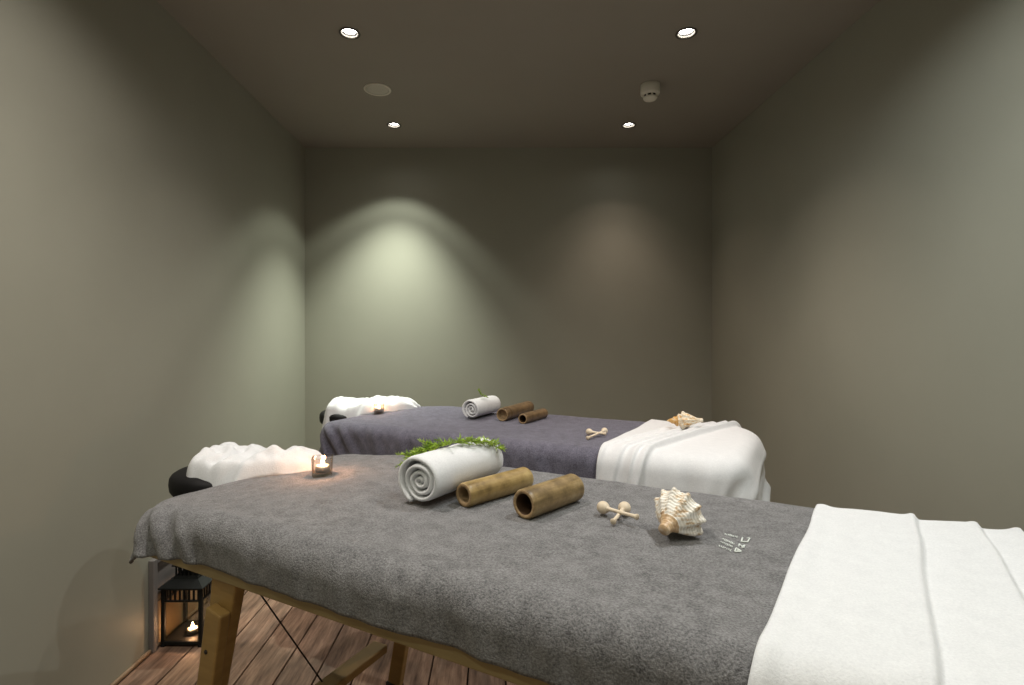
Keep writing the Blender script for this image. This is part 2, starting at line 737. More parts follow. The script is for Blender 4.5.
EY = W / 2 - RR + RR * PI / 2
cover_n = make_cover(NEAR, GREY, -L / 2 - .050, L / 2 + .05, -(EY + .043), EY + .05, 'table_cover',
                     'grey terry towel cover spread over the nearer massage table', .0085)
cover_f = make_cover(FAR, GREY2, -FAR.L / 2 - .10, FAR.L / 2 + .08, -(EY + .12), EY + .10, 'table_cover',
                     'slate grey towel cover spread over the farther massage table', .010)


def make_table(f, label):
    t = thing('massage_table', label, 'massage table', f.loc, f.ang, 'folding massage tables')
    l, w = f.L / 2 - .015, W / 2 - .014
    def slab(bm, hx, hy, rad, z0, z1, hole=None):
        """prism over a rounded rectangle, or the ring between two of them"""
        def outline(hx, hy, rad, z):
            vs = []
            for (qx, qy, a0) in ((1, 1, 0), (-1, 1, PI / 2), (-1, -1, PI), (1, -1, 1.5 * PI)):
                for k in range(11):
                    a = a0 + PI / 2 * k / 10
                    vs.append(bm.verts.new((qx * (hx - rad) + rad * math.cos(a), qy * (hy - rad) + rad * math.sin(a), z)))
            return vs
        rings = [outline(hx, hy, rad, z0), outline(hx, hy, rad, z1)]
        n = len(rings[0])
        for k in range(n):
            bm.faces.new((rings[0][k], rings[0][(k + 1) % n], rings[1][(k + 1) % n], rings[1][k]))
        bm.faces.new(rings[0][::-1])
        bm.faces.new(rings[1])
    # padded top
    bm = bmesh.new()
    slab(bm, l - .012, w - .012, .10, TOP - .074, TOP - .068)
    slab(bm, l - .035, w - .035, .085, TOP - .068, TOP - .060)
    obj('padded_top', bm, VINYL, t, smooth=False)
    # wooden rails around the rim, with bent corners on the end pieces
    z0, z1, rw, cr_ = TOP - .128, TOP - .074, .030, .095
    for s in (-1, 1):
        bm = bmesh.new()
        box(bm, -l + cr_, l - cr_, s * w - (rw if s > 0 else 0), s * w + (rw if s < 0 else 0), z0, z1, .003)
        obj('side_rail', bm, RAILW, t, smooth=False)
    for s in (-1, 1):
        bm = bmesh.new()
        path = []
        for c in (-1, 1):
            arc = [(s * (l - cr_) + s * math.cos(a) * 1, c * (w - cr_) + c * math.sin(a) * 1, s * math.cos(a), c * math.sin(a)) for a in [PI / 2 * k / 12 for k in range(13)]]
            arc = [(s * (l - cr_), c * (w - cr_), p[2], p[3]) for p in arc]
            path += arc[::-1] if c < 0 else arc
        prev = None
        for (ox, oy, dx_, dy_) in path:
            ring = [bm.verts.new((ox + dx_ * r_, oy + dy_ * r_, z_)) for (r_, z_) in ((cr_, z0), (cr_, z1), (cr_ - rw, z1), (cr_ - rw, z0))]
            if prev:
                for k in range(4):
                    bm.faces.new((prev[k], prev[(k + 1) % 4], ring[(k + 1) % 4], ring[k]))
            else:
                bm.faces.new(ring)
            prev = ring
        bm.faces.new(prev[::-1])
        obj('end_rail', bm, RAILW, t, smooth=False)
    # two splayed pairs of legs, each leg an upper board with a sliding lower board
    for e in (-1, 1):
        sl = .19 * e
        xt = e * (f.L / 2 - .366)
        for s in (-1, 1):
            y = s * (w - .020)
            X = lambda z: xt + sl * (z0 + .02 - z)
            bm = bmesh.new()
            bar(bm, (X(z0 + .02), y, z0 + .02), (X(.33), y, .33), .080, .026, (0, 1, 0), .004, .036)
            lg = obj('leg', bm, BEECH, t, smooth=False)
            bm = bmesh.new()
            yo = y + s * .0
            dxo = -e * .013
            bar(bm, (X(.585) + dxo, yo + s * .0255, .585), (X(.012) + dxo, yo + s * .0255, .012), .048, .024, (0, 1, 0), .004)
            obj('leg_extension', bm, BEECH, lg, smooth=False)
            for zz in (.50, .40):
                bm = bmesh.new()
                Mk = Matrix.Translation((X(zz) + dxo * .6, yo + s * .0375, zz)) @ Matrix.Rotation(-s * PI / 2, 4, 'X')
                lathe(bm, [(0, 0), (.0045, 0), (.004, .002), (0, .0025)], 14, Mk)
                obj('hole_dot', bm, CABLE, lg)  # dark raised disc standing in for an adjustment hole
            bm = bmesh.new()
            box(bm, X(.0) + dxo - .026, X(.0) + dxo + .026, yo + s * .0255 - .015, yo + s * .0255 + .015, 0, .016, .003)
            obj('foot_cap', bm, CABLE, lg)
        zc = .165
        xc = xt + sl * (z0 - zc) + e * .022
        bm = bmesh.new()
        bar(bm, (xc, -w + .062, zc), (xc, w - .062, zc), .024, .055, (1, 0, 0), .004)
        obj('crossbar', bm, BEECH, t, smooth=False)
        bm = bmesh.new()
        yb = f.cable_y
        tube(bm, [(xc, yb, zc + .025), (e * (f.L / 2 - f.cable_x), f.cable_y2, z0 + .02)], .0022, 8)
        obj('tension_cable', bm, CABLE, t)
        bm = bmesh.new()
        bar(bm, (xt + e * .02, -w + .03, z0 + .025), (xt + e * .02, w - .03, z0 + .025), .03, .04, (1, 0, 0), .003)
        obj('hinge_beam', bm, BEECH, t, smooth=False)
    # face cradle: two arms, a plate and a horseshoe cushion
    bm = bmesh.new()
    for s in (-1, 1):
        tube(bm, [(-l + .05, s * .07, z0 + .03), (-l - .05, s * .07, z0 + .035), (-l - .13, s * .07, z0 + .045)], .009, 12)
    box(bm, -l - .18, -l - .04, -.085, .085, z0 + .050, z0 + .060, .003)
    cr = obj('face_cradle', bm, VINYL, t)
    bm = bmesh.new()
    # horseshoe cushion: a thick superelliptic section swept round an open ring
    ncs, nsw = 20, 48
    rings = []
    for i in range(nsw + 1):
        a = math.radians(28 + (360 - 56) * i / nsw)
        c = Vector((-l - .118 + .098 * math.cos(a), .092 * math.sin(a), TOP - f.dip - .022))
        dr = Vector((math.cos(a), math.sin(a), 0))
        en = min(1, .55 + 3 * min(i, nsw - i) / nsw)
        rg = []
        for k in range(ncs):
            b = 2 * PI * k / ncs
            cc, sn = math.cos(b), math.sin(b)
            q = lambda v: math.copysign(abs(v) ** .62, v)
            rg.append(bm.verts.new(c + dr * (.056 * q(cc) * en) + Vector((0, 0, .034 * q(sn) * en))))
        rings.append(rg)
    for r0, r1 in zip(rings, rings[1:]):
        for k in range(ncs):
            bm.faces.new((r0[k], r0[(k + 1) % ncs], r1[(k + 1) % ncs], r1[k]))
    bm.faces.new(rings[0])
    bm.faces.new(rings[-1][::-1])
    obj('cushion', bm, VINYL, cr)
    return t


NEAR.cable_y, NEAR.cable_x, NEAR.cable_y2 = .035, .03, -.15
FAR.cable_y, FAR.cable_x, FAR.cable_y2 = -.02, .10, -.12
make_table(NEAR, 'nearer folding massage table with wooden legs, under the grey towel cover')
make_table(FAR, 'farther folding massage table by the back wall, under the slate grey cover')


# ------------------------------------------------------------------ white folded towels over the foot ends
def foot_towel_near():
    f = NEAR
    bm = bmesh.new()
    x_edge = lambda y: .510 - .15 * (.35 - y) + .006 * n3(y * 6, 3.3)
    width = .56

    def lift(c, y):
        b = .35 - y
        cuts = [-.02, .172, .266 + .03 * b, .325 + .05 * b, .39 + .05 * b, .70]
        z = .006
        for i in range(5):
            c0, c1 = cuts[i], cuts[i + 1]
            q = (c - c0) / (c1 - c0)
            if 0 <= q < 1:
                z += .0085 * q ** 1.6 * (1 - ss(1 - .008 / (c1 - c0), 1, q)) + .003 * gauss(c - c1 + .012, .008)
        z += .004 * gauss(c - .012, .014)
        z += .0022 * n3(c * 16, y * 2.2, 9) + .0012 * n3(c * 40, y * 6, 2)
        return z

    def fn(u, v):
        y = -(EY + .30) + (2 * EY + .58) * v
        c = width * u
        px = x_edge(max(min(y, .36), -.40)) + c
        p, n, d = drape(f, px, y, 0, .04)
        k = ss(0, .12, d)
        w = .010 * k * n3(px * 10, y * 2, 5) + .006 * k * n3(px * 25, y * 1.5, 8)
        p = p + n * (lift(c, y) + w + .003 * k)
        p.z += top_wave(f, px, y) * (1 - k)
        return p
    grid(bm, 190, 200, fn)
    o = obj('foot_towel', bm, WHITE, loc=f.loc, rotz=f.ang)
    solidify(o, .004, -1)
    return tag(o, 'white folded towel laid across the foot of the nearer massage table', 'towel', 'white towels across the table feet')


def foot_towel_far():
    f = FAR
    bm = bmesh.new()
    x_edge = lambda y: .464 - .025 * (.39 - y)
    width = .62
    ridges = [(.20, .010, .022), (.26, .014, .018), (.305, .017, .015), (.34, .021, .015)]

    def lift(c, y):
        z = .012
        b = (.35 - max(y, -.5))
        for (r, h, s) in ridges:
            q = c - (r - .36 * b + .12 * b * b)
            # one-sided folds: gentle on the left, steep on the right
            z += h * (math.exp(-(q / (s * 1.6)) ** 2) if q < 0 else math.exp(-(q / (s * .38)) ** 2)) * (1 - .45 * ss(.5, .85, b))
        return z + .003 * n3(c * 14, y * 5, 2)

    def fn(u, v):
        y = -(EY + .33) + (2 * EY + .60) * v
        c = width * u
        px = x_edge(max(min(y, .36), -.42)) + c
        p, n, d = drape(f, px, y, 0, .05)
        k = ss(0, .14, d)
        w = .026 * k * n3(px * 10 + 3, y * 1.2, 5) + .014 * k * n3(px * 22, y * 1.2, 8)
        p = p + n * (lift(c, y) + w + .006 * k)
        p.z += top_wave(f, px, y) * (1 - k)
        return p
    grid(bm, 190, 190, fn)
    o = obj('foot_towel', bm, WHITE, loc=f.loc, rotz=f.ang)
    solidify(o, .004, -1)
    return tag(o, 'white towel with gathered folds draped over the foot of the farther massage table', 'towel', 'white towels across the table feet')


foot_towel_near()
foot_towel_far()


# ------------------------------------------------------------------ crumpled white towels on the face cradles
def head_towel(f, label, seed, x0, y0, x1, y1, hw0, hw1, h0, h1):
    """sheet bunched over the cradle cushion, its tail lying on the table"""
    bm = bmesh.new()
    A, B = Vector((x0, y0, 0)), Vector((x1, y1, 0))
    d = (B - A)
    ln = d.length
    d.normalize()
    s = Vector((-d.y, d.x, 0))
    cxm = -(f.L / 2)
    sab = lambda v, e: math.sqrt(v * v + e * e)

    def fn(u, v):
        a = u * 1.08 - .04
        b = v * 2 - 1
        hw = hw0 + (hw1 - hw0) * ss(.35, 1, a)
        hw *= 1 + .12 * n3(a * 4 + seed, b * 1.3, 1)
        rnd = math.sqrt(max(.10, 1 - max(0, (abs(a - .5) - .40) / .15) ** 2))
        p = A + d * (a * ln + .018 * n3(b * 2.5, seed, 2)) + s * (b * hw * rnd)
        # what lies underneath: the cushion, then the covered table end
        w = ss(cxm - .03, cxm + .03, p.x)
        under = (TOP - f.dip - .020) * (1 - w) + (ztop(f, max(p.x, cxm + .03), p.y) + .003) * w
        H = h0 + (h1 - h0) * ss(.45, 1.0, a)
        edge = max(0, 1 - abs(b) ** 2.6)
        end = max(0, 1 - max(0, (abs(a - .5) - .36) / .18) ** 2)
        z = H * (edge ** .6) * end ** .6
        r1 = .5 - sab(n3(p.x * 7 + seed, p.y * 11 + p.x * 5, 3), .06) * 2.2
        r2 = .5 - sab(n3(p.x * 15 + seed, p.y * 19 - p.x * 8, 6), .05) * 2.2
        z += (.013 * r1 + .012 * r2 + .004 * n3(p.x * 34, p.y * 34, seed)) * (edge ** .4) * (.4 + .6 * end)
        z += .014 * gauss(a - .07, .07) * edge
        # deep creases where the sheet is tucked
        for (ca, cb, sa, sb, dp_, tl) in ((.30, -.25, .035, .45, .020, .5), (.66, .05, .10, .10, .022, -.6), (.50, .55, .05, .3, .014, .4)):
            aa = a - ca - tl * .12 * (b - cb)
            z -= dp_ * math.exp(-(aa / sa) ** 2 - ((b - cb) / sb) ** 2)
        z = under + max(z, .002 + .002 * (1 + n3(p.x * 30, p.y * 30, seed)))
        z -= .009 * max(ss(.86, 1, abs(b)), ss(.96, 1.02, a))
        # the free sides fall past the cushion
        fall = ss(.72, 1.0, abs(b)) * (1 - ss(cxm - .0, cxm + .05, p.x))
        fall = max(fall, ss(.05, -.04, a) * (1 - .4 * abs(b)) if False else fall, ss(0, 1, (.05 - a) / .09) * .8)
        z -= fall * (.100 if b < 0 else .07)
        return Vector((p.x, p.y, z))
    grid(bm, 110, 80, fn)
    o = obj('head_towel', bm, WHITE, loc=f.loc, rotz=f.ang)
    solidify(o, .004, 1)
    return tag(o, label, 'towel', 'crumpled towels on the head rests')


head_towel(NEAR, 'crumpled white towel on the black head rest of the nearer massage table', 3.1,
           -1.080, -.030, -.765, .110, .140, .062, .086, .044)
head_towel(FAR, 'crumpled white towel on the black head rest of the farther massage table', 8.7,
           -1.062, -.048, -.68, .15, .150, .060, .080, .044)


# ------------------------------------------------------------------ rolled towels
def rolled_towel(name, label, p0, p1, z, rad, ln, turns=4.2, sag=.006, seed=1.0):
    p0, p1 = Vector(p0), Vector(p1)
    ax = (p1 - p0)
    ax.z = 0
    ang = math.atan2(ax.y, ax.x)
    th = (rad - .009) / turns
    bm = bmesh.new()
    N, NL = int(turns * 40), 22
    r_in = .006
    a_end = -PI / 2 - .5

    def prof(i, side, l):
        q = i / N
        a = a_end - turns * 2 * PI * (1 - q)
        r = r_in + (rad - r_in) * q
        r += -(th * .86) * side
        # the loops sit loosely
        r += .10 * th * math.sin(a * 2 + seed) + (sag * max(0, math.cos(a - PI * .86)) ** 2) * ss(.55, .9, q)
        r = max(r, .0015)
        edge = min(l, 1 - l)
        inset = .0025 * (1 - ss(0, .03, edge))
        r += -inset * (1 if side == 0 else -1) * .9
        off = (.006 * n3(a * .5, seed, 2) + .010 * (1 - q) * (.2)) * (1 if l < .5 else -1) * (1 - ss(0, .1, edge))
        bulge = .002 * n3(l * 7, a * .7, seed)
        y, zz = (r + bulge * q) * math.cos(a), (r + bulge * q) * math.sin(a)
        return Vector((l * ln + off, -y, zz))
    rows = []
    for side in (0, 1):
        rows.append([[bm.verts.new(prof(i, side, l / NL if 0 < l < NL else (0 if l == 0 else 1))) for l in range(NL + 1)] for i in range(N + 1)])
    o_, i_ = rows
    for i in range(N):
        for l in range(NL):
            bm.faces.new((o_[i][l], o_[i + 1][l], o_[i + 1][l + 1], o_[i][l + 1]))
            bm.faces.new((i_[i][l], i_[i][l + 1], i_[i + 1][l + 1], i_[i + 1][l]))
        for l in (0, NL):
            bm.faces.new((o_[i][l], o_[i + 1][l], i_[i + 1][l], i_[i][l]))
    for i in (0, N):
        for l in range(NL):
            bm.faces.new((o_[i][l], o_[i][l + 1], i_[i][l + 1], i_[i][l]))
    lo = min(v.co.z for v in bm.verts)
    o = obj(name, bm, WHITE, loc=(p0.x, p0.y, z - lo), rotz=ang)
    return tag(o, label, 'towel', 'white rolled towels')


zt = lambda f, p: ztop(f, *(f.local(p).xy))
pa, pb = at(419, 507.5, TOP), at(490, 479, TOP)
ZN = zt(NEAR, (pa + pb) / 2) + .004
rt_n = rolled_towel('rolled_towel', 'large white rolled towel with a spiral end on the nearer table, under the green sprig',
                    pa, pb, ZN, .0575, .262, 3.8, .008)
pc_, pd_ = at(471, 420.5, TOP), at(503, 412, TOP)
ZF = zt(FAR, (pc_ + pd_) / 2) + .003
rt_f = rolled_towel('rolled_towel', 'small looking white rolled towel on the farther table beside brown bamboo tubes',
                    pc_, pd_, ZF, .045, .215, 3.2, .006, seed=4.0)


# ------------------------------------------------------------------ green sprigs
def sprig(name, label, path, group, nbr, seed, nl=(.012, .020), side=.040):
    """main stem along a path with short side twigs carrying narrow leaves"""
    rnd = random.Random(seed)
    P = [Vector(p) for p in path]
    org = P[0].copy()
    P = [p - org for p in P]

    def pt(t):
        t = max(0, min(.9999, t)) * (len(P) - 1)
        i = int(t)
        return P[i].lerp(P[i + 1], t - i)
    t = thing(name, label, 'sprig', org, 0, group)
    bm = bmesh.new()
    tube(bm, [pt(k / 24) for k in range(25)], [.0014 - .0009 * k / 24 for k in range(25)], 6)
    bl = bmesh.new()

    def leaf(p, d, ln):
        d = d.normalized()
        a = d.cross(Vector((rnd.uniform(-1, 1), rnd.uniform(-1, 1), rnd.uniform(-.3, 1)))).normalized()
        w = ln * .05 + .0004
        c = d.cross(a).normalized() * (ln * .03)
        v0 = bl.verts.new(p)
        v1 = bl.verts.new(p + d * ln * .35 + a * w)
        v2 = bl.verts.new(p + d * ln * .35 - a * w)
        v3 = bl.verts.new(p + d * ln * .4 + c)
        v4 = bl.verts.new(p + d * ln)
        for tri in ((v0, v1, v3), (v0, v3, v2), (v1, v4, v3), (v3, v4, v2)):
            bl.faces.new(tri)
    for k in range(nbr):
        q = ((k + rnd.random()) / nbr) ** 1.45
        p = pt(q)
        ax = (pt(q + .04) - pt(q - .04)).normalized()
        sd = ax.cross(Vector((0, 0, 1))).normalized() * (1 if k % 2 else -1)
        d = (sd * rnd.uniform(.25, .8) - ax * rnd.uniform(.2, 1.0) * (1 if q < .45 else -1) + Vector((0, 0, rnd.uniform(-.15, .55)))).normalized()
        ln = side * rnd.uniform(.5, 1.1) * (1 - .55 * q)
        e = p + d * ln + Vector((0, 0, -.15 * ln))
        tube(bm, [p, p.lerp(e, .5) + Vector((0, 0, .002)), e], [.0007, .0006, .0004], 5)
        nn = int(5 + ln / .0024)
        for j in range(nn):
            s_ = j / nn
            b = p.lerp(e, s_) + Vector((0, 0, .002 * math.sin(PI * s_)))
            ld = d * 1.25 + Vector((rnd.uniform(-1, 1), rnd.uniform(-1, 1), rnd.uniform(-.6, .8)))
            leaf(b, ld, rnd.uniform(*nl) * (1.1 - .5 * s_))
    for j in range(nbr * 3):
        q = rnd.random()
        ax = (pt(q + .04) - pt(q - .04)).normalized()
        leaf(pt(q), ax * .5 + Vector((rnd.uniform(-1, 1), rnd.uniform(-1, 1), rnd.uniform(-.2, 1))), rnd.uniform(*nl))
    obj('stem', bm, STEM, t)
    obj('foliage', bl, LEAF, t, smooth=False)
    return t


ax = (pb - pa).normalized()
rt = Vector((ax.y, -ax.x, 0))     # to the right of the roll, seen from the spiral end
rc = Vector((pa.x, pa.y, ZN + .051))


def on_roll(l, ang, c=rc, a=ax, r=rt, rad=.0575):
    """point on the roll: l along it, ang from straight up, positive to the right"""
    return c + a * l + (r * math.sin(ang) + Vector((0, 0, math.cos(ang)))) * (rad + .003)


sprig('green_sprig', 'feathery bright green sprig lying on the large rolled towel of the nearer table',
      [on_roll(.060, -1.05) + Vector((-.012, 0, .006)), on_roll(.082, -.70) + Vector((-.004, 0, .004)), on_roll(.10, -.35) + Vector((0, 0, .003)),
       on_roll(.14, -.02) + Vector((0, 0, .002)), on_roll(.18, .25), on_roll(.215, .55), on_roll(.24, .95)],
      'green sprigs on the rolled towels', 66, 5, (.010, .020), .052)
axf = (pd_ - pc_).normalized()
rtf = Vector((axf.y, -axf.x, 0))
rcf = Vector((pc_.x, pc_.y, ZF + .045))
sprig('green_sprig', 'tiny green sprig on top of the rolled towel on the farther table',
      [on_roll(.09, .45, rcf, axf, rtf, .045), on_roll(.09, .1, rcf, axf, rtf, .045), on_roll(.085, -.1, rcf, axf, rtf, .045) + Vector((0, 0, .012)),
       on_roll(.08, -.2, rcf, axf, rtf, .045) + Vector((0, 0, .028))],
      'green sprigs on the rolled towels', 9, 8, (.009, .016), .018)


# ------------------------------------------------------------------ bamboo tubes
def bamboo(label, f, q0, q1, ro, ri, m, inm, node=None, depth=None, seed=0):
    p0, p1 = at(*q0, TOP), at(*q1, TOP)
    d = p1 - p0
    d.z = 0
    ln = d.length
    z = zt(f, (p0 + p1) / 2) + ro * .97
    t = thing('bamboo_tube', label, 'bamboo', (p0.x, p0.y, z), 0, 'bamboo massage tubes')
    # local z of the lathe along the tube
    Rm = Matrix.Rotation(math.atan2(d.y, d.x), 4, 'Z') @ Matrix.Rotation(PI / 2, 4, 'Y')
    pr = []
    n = 40
    for k in range(n + 1):
        l = ln * k / n
        r = ro * (1 + .010 * n3(k * .4, seed, 1))
        if node is not None:
            r += ro * .075 * gauss(l - node, .0045) - ro * .05 * gauss(l - node + .009, .005)
        r -= .0022 * (1 - ss(0, .005, l)) + .0022 * (1 - ss(0, .005, ln - l))
        pr.append((r, l))
    bm = bmesh.new()
    lathe(bm, pr, 40)
    for v in bm.verts:
        a = math.atan2(v.co.y, v.co.x)
        k = 1 + .018 * n3(math.cos(a) * 1.5, math.sin(a) * 1.5, seed + v.co.z * 4)
        v.co.x *= k
        v.co.y *= k
    E3 = Rm.to_euler()
    obj('culm', bm, m, t).rotation_euler = E3
    dp = depth or ln * .45
    for (s, base) in ((1, 0), (-1, ln)):
        r0 = pr[0][0] if s > 0 else pr[-1][0]
        bm = bmesh.new()
        lathe(bm, [(r0 * 1.01, base + s * .0005), (ro * .9, base - s * .0004), (ri + .001, base), (ri, base + s * .002)], 40)
        obj('cut_end', bm, BCUT, t).rotation_euler = E3
        bm = bmesh.new()
        lathe(bm, [(ri, base + s * .0015), (ri * .96, base + s * dp * .6), (ri * .93, base + s * dp), (0, base + s * (dp + .003))], 40)
        obj('hollow', bm, inm, t).rotation_euler = E3
    return t


bamboo('tan bamboo tube beside the large rolled towel on the nearer table', NEAR, (463.5, 507), (526, 488), .0265, .0165, BAMB, BIN, None, .035, 1)
bamboo('dark hollow mottled bamboo tube, nearer to the crossed sticks on the nearer table', NEAR, (523.5, 519), (574, 500), .0300, .0210, BAMB2, BIN2, None, .07, 2)
bamboo('longer brown bamboo tube with a pale open end, touching the farther rolled towel', FAR, (502, 421.2), (529, 412.5), .029, .022, BAMB3, BIN, .045, .02, 3)
bamboo('shorter dark bamboo tube in front of the other one on the farther table', FAR, (522.5, 423.8), (544, 417.5), .0225, .0155, BAMB3, BIN2, None, .05, 4)


# ------------------------------------------------------------------ crossed little sticks with round heads
def stick(label, ph, pe, zh, ze, rb, rs, ln_scale=1):
    """round head at ph, flared tip at pe"""
    a, b = Vector((ph.x, ph.y, zh)), Vector((pe.x, pe.y, ze))
    d = b - a
    ln = d.length
    t = thing('massage_stick', label, 'stick', a, 0, 'crossed massage sticks')
    q = d.to_track_quat('Z', 'Y').to_matrix().to_4x4()
    bm = bmesh.new()
    pr = [(0, -rb)]
    for k in range(1, 16):
        th = PI * k / 16
        if rb * math.sin(th) < rs * 1.35 and k > 8:
            break
        pr.append((rb * math.sin(th), -rb * math.cos(th) * (1.0 if k < 8 else 1.12)))
    lathe(bm, pr + [(rs * 1.3, rb * 1.25)], 28)
    bm.transform(q)
    obj('round_head', bm, STICK, t)
    bm = bmesh.new()
    lathe(bm, [(0, rb * .9), (rs * 1.35, rb * 1.1), (rs * 1.1, rb * 1.6), (rs, rb * 2.2), (rs, ln * .8), (rs * 1.15, ln * .92), (rs * 1.7, ln * .985), (rs * 1.6, ln), (0, ln)], 20)
    bm.transform(q)
    obj('shaft', bm, STICK, t)
    return t


zs = TOP + .003
stick('lower massage stick of the crossed pair on the nearer table, round head nearest the seashell',
      at(624.5, 516, TOP), at(613, 526.5, TOP), zs + .0135, zs + .006, .0128, .0036)
stick('upper massage stick of the crossed pair on the nearer table, round head by the bamboo',
      at(603, 515.5, TOP), at(637.5, 527, TOP), zs + .0135, zs + .016, .0128, .0036)
zs = TOP + .003
stick('massage stick of the farther crossed pair with its round head on the left',
      at(589, 436, TOP), at(606, 437.5, TOP), zs + .0125, zs + .010, .0120, .0042)
stick('massage stick of the farther crossed pair with its round head by the white towel',
      at(604.5, 435, TOP), at(587.5, 440, TOP), zs + .0125, zs + .004, .0120, .0042)


# ------------------------------------------------------------------ seashells
def shell_mat(name, a, b, c, d):
    m = mat(name, a, .5)
    v = coords(m)
    f = ntex(m, v, 75, 5, .7)
    v2 = coords(m, (40, 150, 150))
    f2 = ntex(m, v2, 1, 3, .6)
    ad = nd(m, 'ShaderNodeMath', operation='ADD')
    lk(m, f, ad.inputs[0])
    lk(m, f2, ad.inputs[1])
    hv = nd(m, 'ShaderNodeMath', operation='MULTIPLY')
    hv.inputs[1].default_value = .5
    lk(m, ad.outputs[0], hv.inputs[0])
    c1 = ramp(m, hv.outputs[0], [(.36, d), (.43, c), (.49, a), (.62, b)])
    lk(m, c1, bsdf(m).inputs['Base Color'])
    lk(m, bump(m, f, .5, .002), bsdf(m).inputs['Normal'])
    return m


SH1 = shell_mat('cream_shell', (.80, .74, .65), (.86, .83, .78), (.62, .46, .30), (.36, .22, .12))
SH2 = shell_mat('cream_orange_shell', (.76, .66, .50), (.80, .74, .64), (.62, .36, .12), (.42, .19, .05))
LIP1 = noisy('shell_canal', [(.3, (.34, .19, .08)), (.55, (.60, .42, .25)), (.75, (.76, .64, .50))], 90, .4)
SPIRE2 = noisy('orange_spire', [(.3, (.42, .18, .04)), (.5, (.62, .33, .08)), (.7, (.76, .62, .42))], 70, .5)


def shell(label, f, loc, rotz, pitch_deg, roll, ln, rmax, m, lipm, spire_m=None, knobs=9, kamp=.34):
    """whelk: apex at -x, canal tip at +x; whorls step down the spire, knobs sit on every shoulder"""
    t = thing('seashell', label, 'seashell', loc, 0, 'knobbly seashells')
    M = Matrix.Rotation(rotz, 4, 'Z') @ Matrix.Rotation(math.radians(pitch_deg), 4, 'Y') @ Matrix.Rotation(roll, 4, 'X')
    NU, NV = 120, 132

    def rad(s, ph):
        # s 0..1 apex..canal
        w = 3.2
        if s < .42:
            q = s / .42
            saw = (q * w + ph / (2 * PI)) % 1.0
            r = rmax * (.06 + .86 * q ** 1.15) * (1 + .13 * (ss(.1, .75, saw) - ss(.85, 1.0, saw)))
            k = gauss(saw - .68, .20)
            r *= 1 + kamp * .8 * k * max(0, math.cos(knobs * ph)) ** 1.5
        else:
            q = min(1.0, (s - .42) / .58)
            body = rmax * max(0, 1 - (q / .84) ** 1.8) * .99
            can = rmax * (.34 - .10 * ss(.6, 1, q))
            r = (body ** 3 + can ** 3) ** (1 / 3)
            sh = gauss(q - .05, .12) + .45 * gauss(q - .30, .07)
            r *= 1 + kamp * sh * max(0, math.cos(knobs * ph)) ** 1.2 + .025 * math.cos(knobs * ph) * (1 - ss(.5, .8, q))
        r *= 1 + .014 * math.sin(s * 150) * ss(.1, .3, s) + .05 * n3(s * 9, math.cos(ph) * 2, math.sin(ph) * 2)
        return r

    bm = bmesh.new()
    bs = bmesh.new() if spire_m else None
    split = .30

    def build(b, s0, s1, n):
        rings = []
        for i in range(n + 1):
            s = s0 + (s1 - s0) * i / n
            rings.append([])
            for k in range(NV):
                ph = 2 * PI * k / NV
                r = rad(s, ph)
                bend = .10 * rmax * ss(.6, 1, s)
                # the mouth: a long pit on the underside flank
                mo = gauss(math.atan2(math.sin(ph + 1.9), math.cos(ph + 1.9)), .50) * gauss(s - .62, .17)
                lip = gauss(math.atan2(math.sin(ph + 1.25), math.cos(ph + 1.25)), .22) * gauss(s - .60, .17)
                r = r * (1 - .75 * mo) + rmax * .22 * lip
                rings[-1].append(b.verts.new((ln * (s - .45), r * math.cos(ph) + bend, r * math.sin(ph))))
        for r0, r1 in zip(rings, rings[1:]):
            for k in range(NV):
                b.faces.new((r0[k], r0[(k + 1) % NV], r1[(k + 1) % NV], r1[k]))
        return rings
    if spire_m:
        r = build(bs, 0, split, 40)
        bs.faces.new(r[0])
        r = build(bm, split, .80, 66)
    else:
        r = build(bm, 0, .80, 106)
        bm.faces.new(r[0])
    bl = bmesh.new()
    r2 = build(bl, .80, 1.0, 26)
    bl.faces.new(r2[-1])
    for b in (bm, bs, bl):
        if b:
            b.transform(M)
    lo = min(v.co.z for b in (bm, bs, bl) if b for v in b.verts)
    t.location.z -= lo
    obj('body_whorl', bm, m, t)
    if spire_m:
        obj('spire', bs, spire_m, t)
    obj('canal', bl, lipm, t)
    return t


p = at(679, 537, TOP)
shell('cream knobbly seashell on the nearer table beside the embroidered lettering', NEAR, (p.x + .004, p.y + .012, zt(NEAR, p)), math.radians(-136), 15, .5,
      .118, .043, SH1, LIP1, None, 11, .15)
p = at(683, 429, TOP + .02)
shell('orange and cream seashell lying on the white towel of the farther table', FAR, (p.x, p.y, TOP + .022), math.radians(-14), -2, .4,
      .128, .029, SH2, SH2, SPIRE2, 10, .20)


# ------------------------------------------------------------------ candles
def flame(bm, z0, h, r, M=None):
    lathe(bm, [(0, z0), (r * .6, z0 + h * .10), (r, z0 + h * .30), (r * .8, z0 + h * .52), (r * .35, z0 + h * .80), (0, z0 + h)], 16, M)


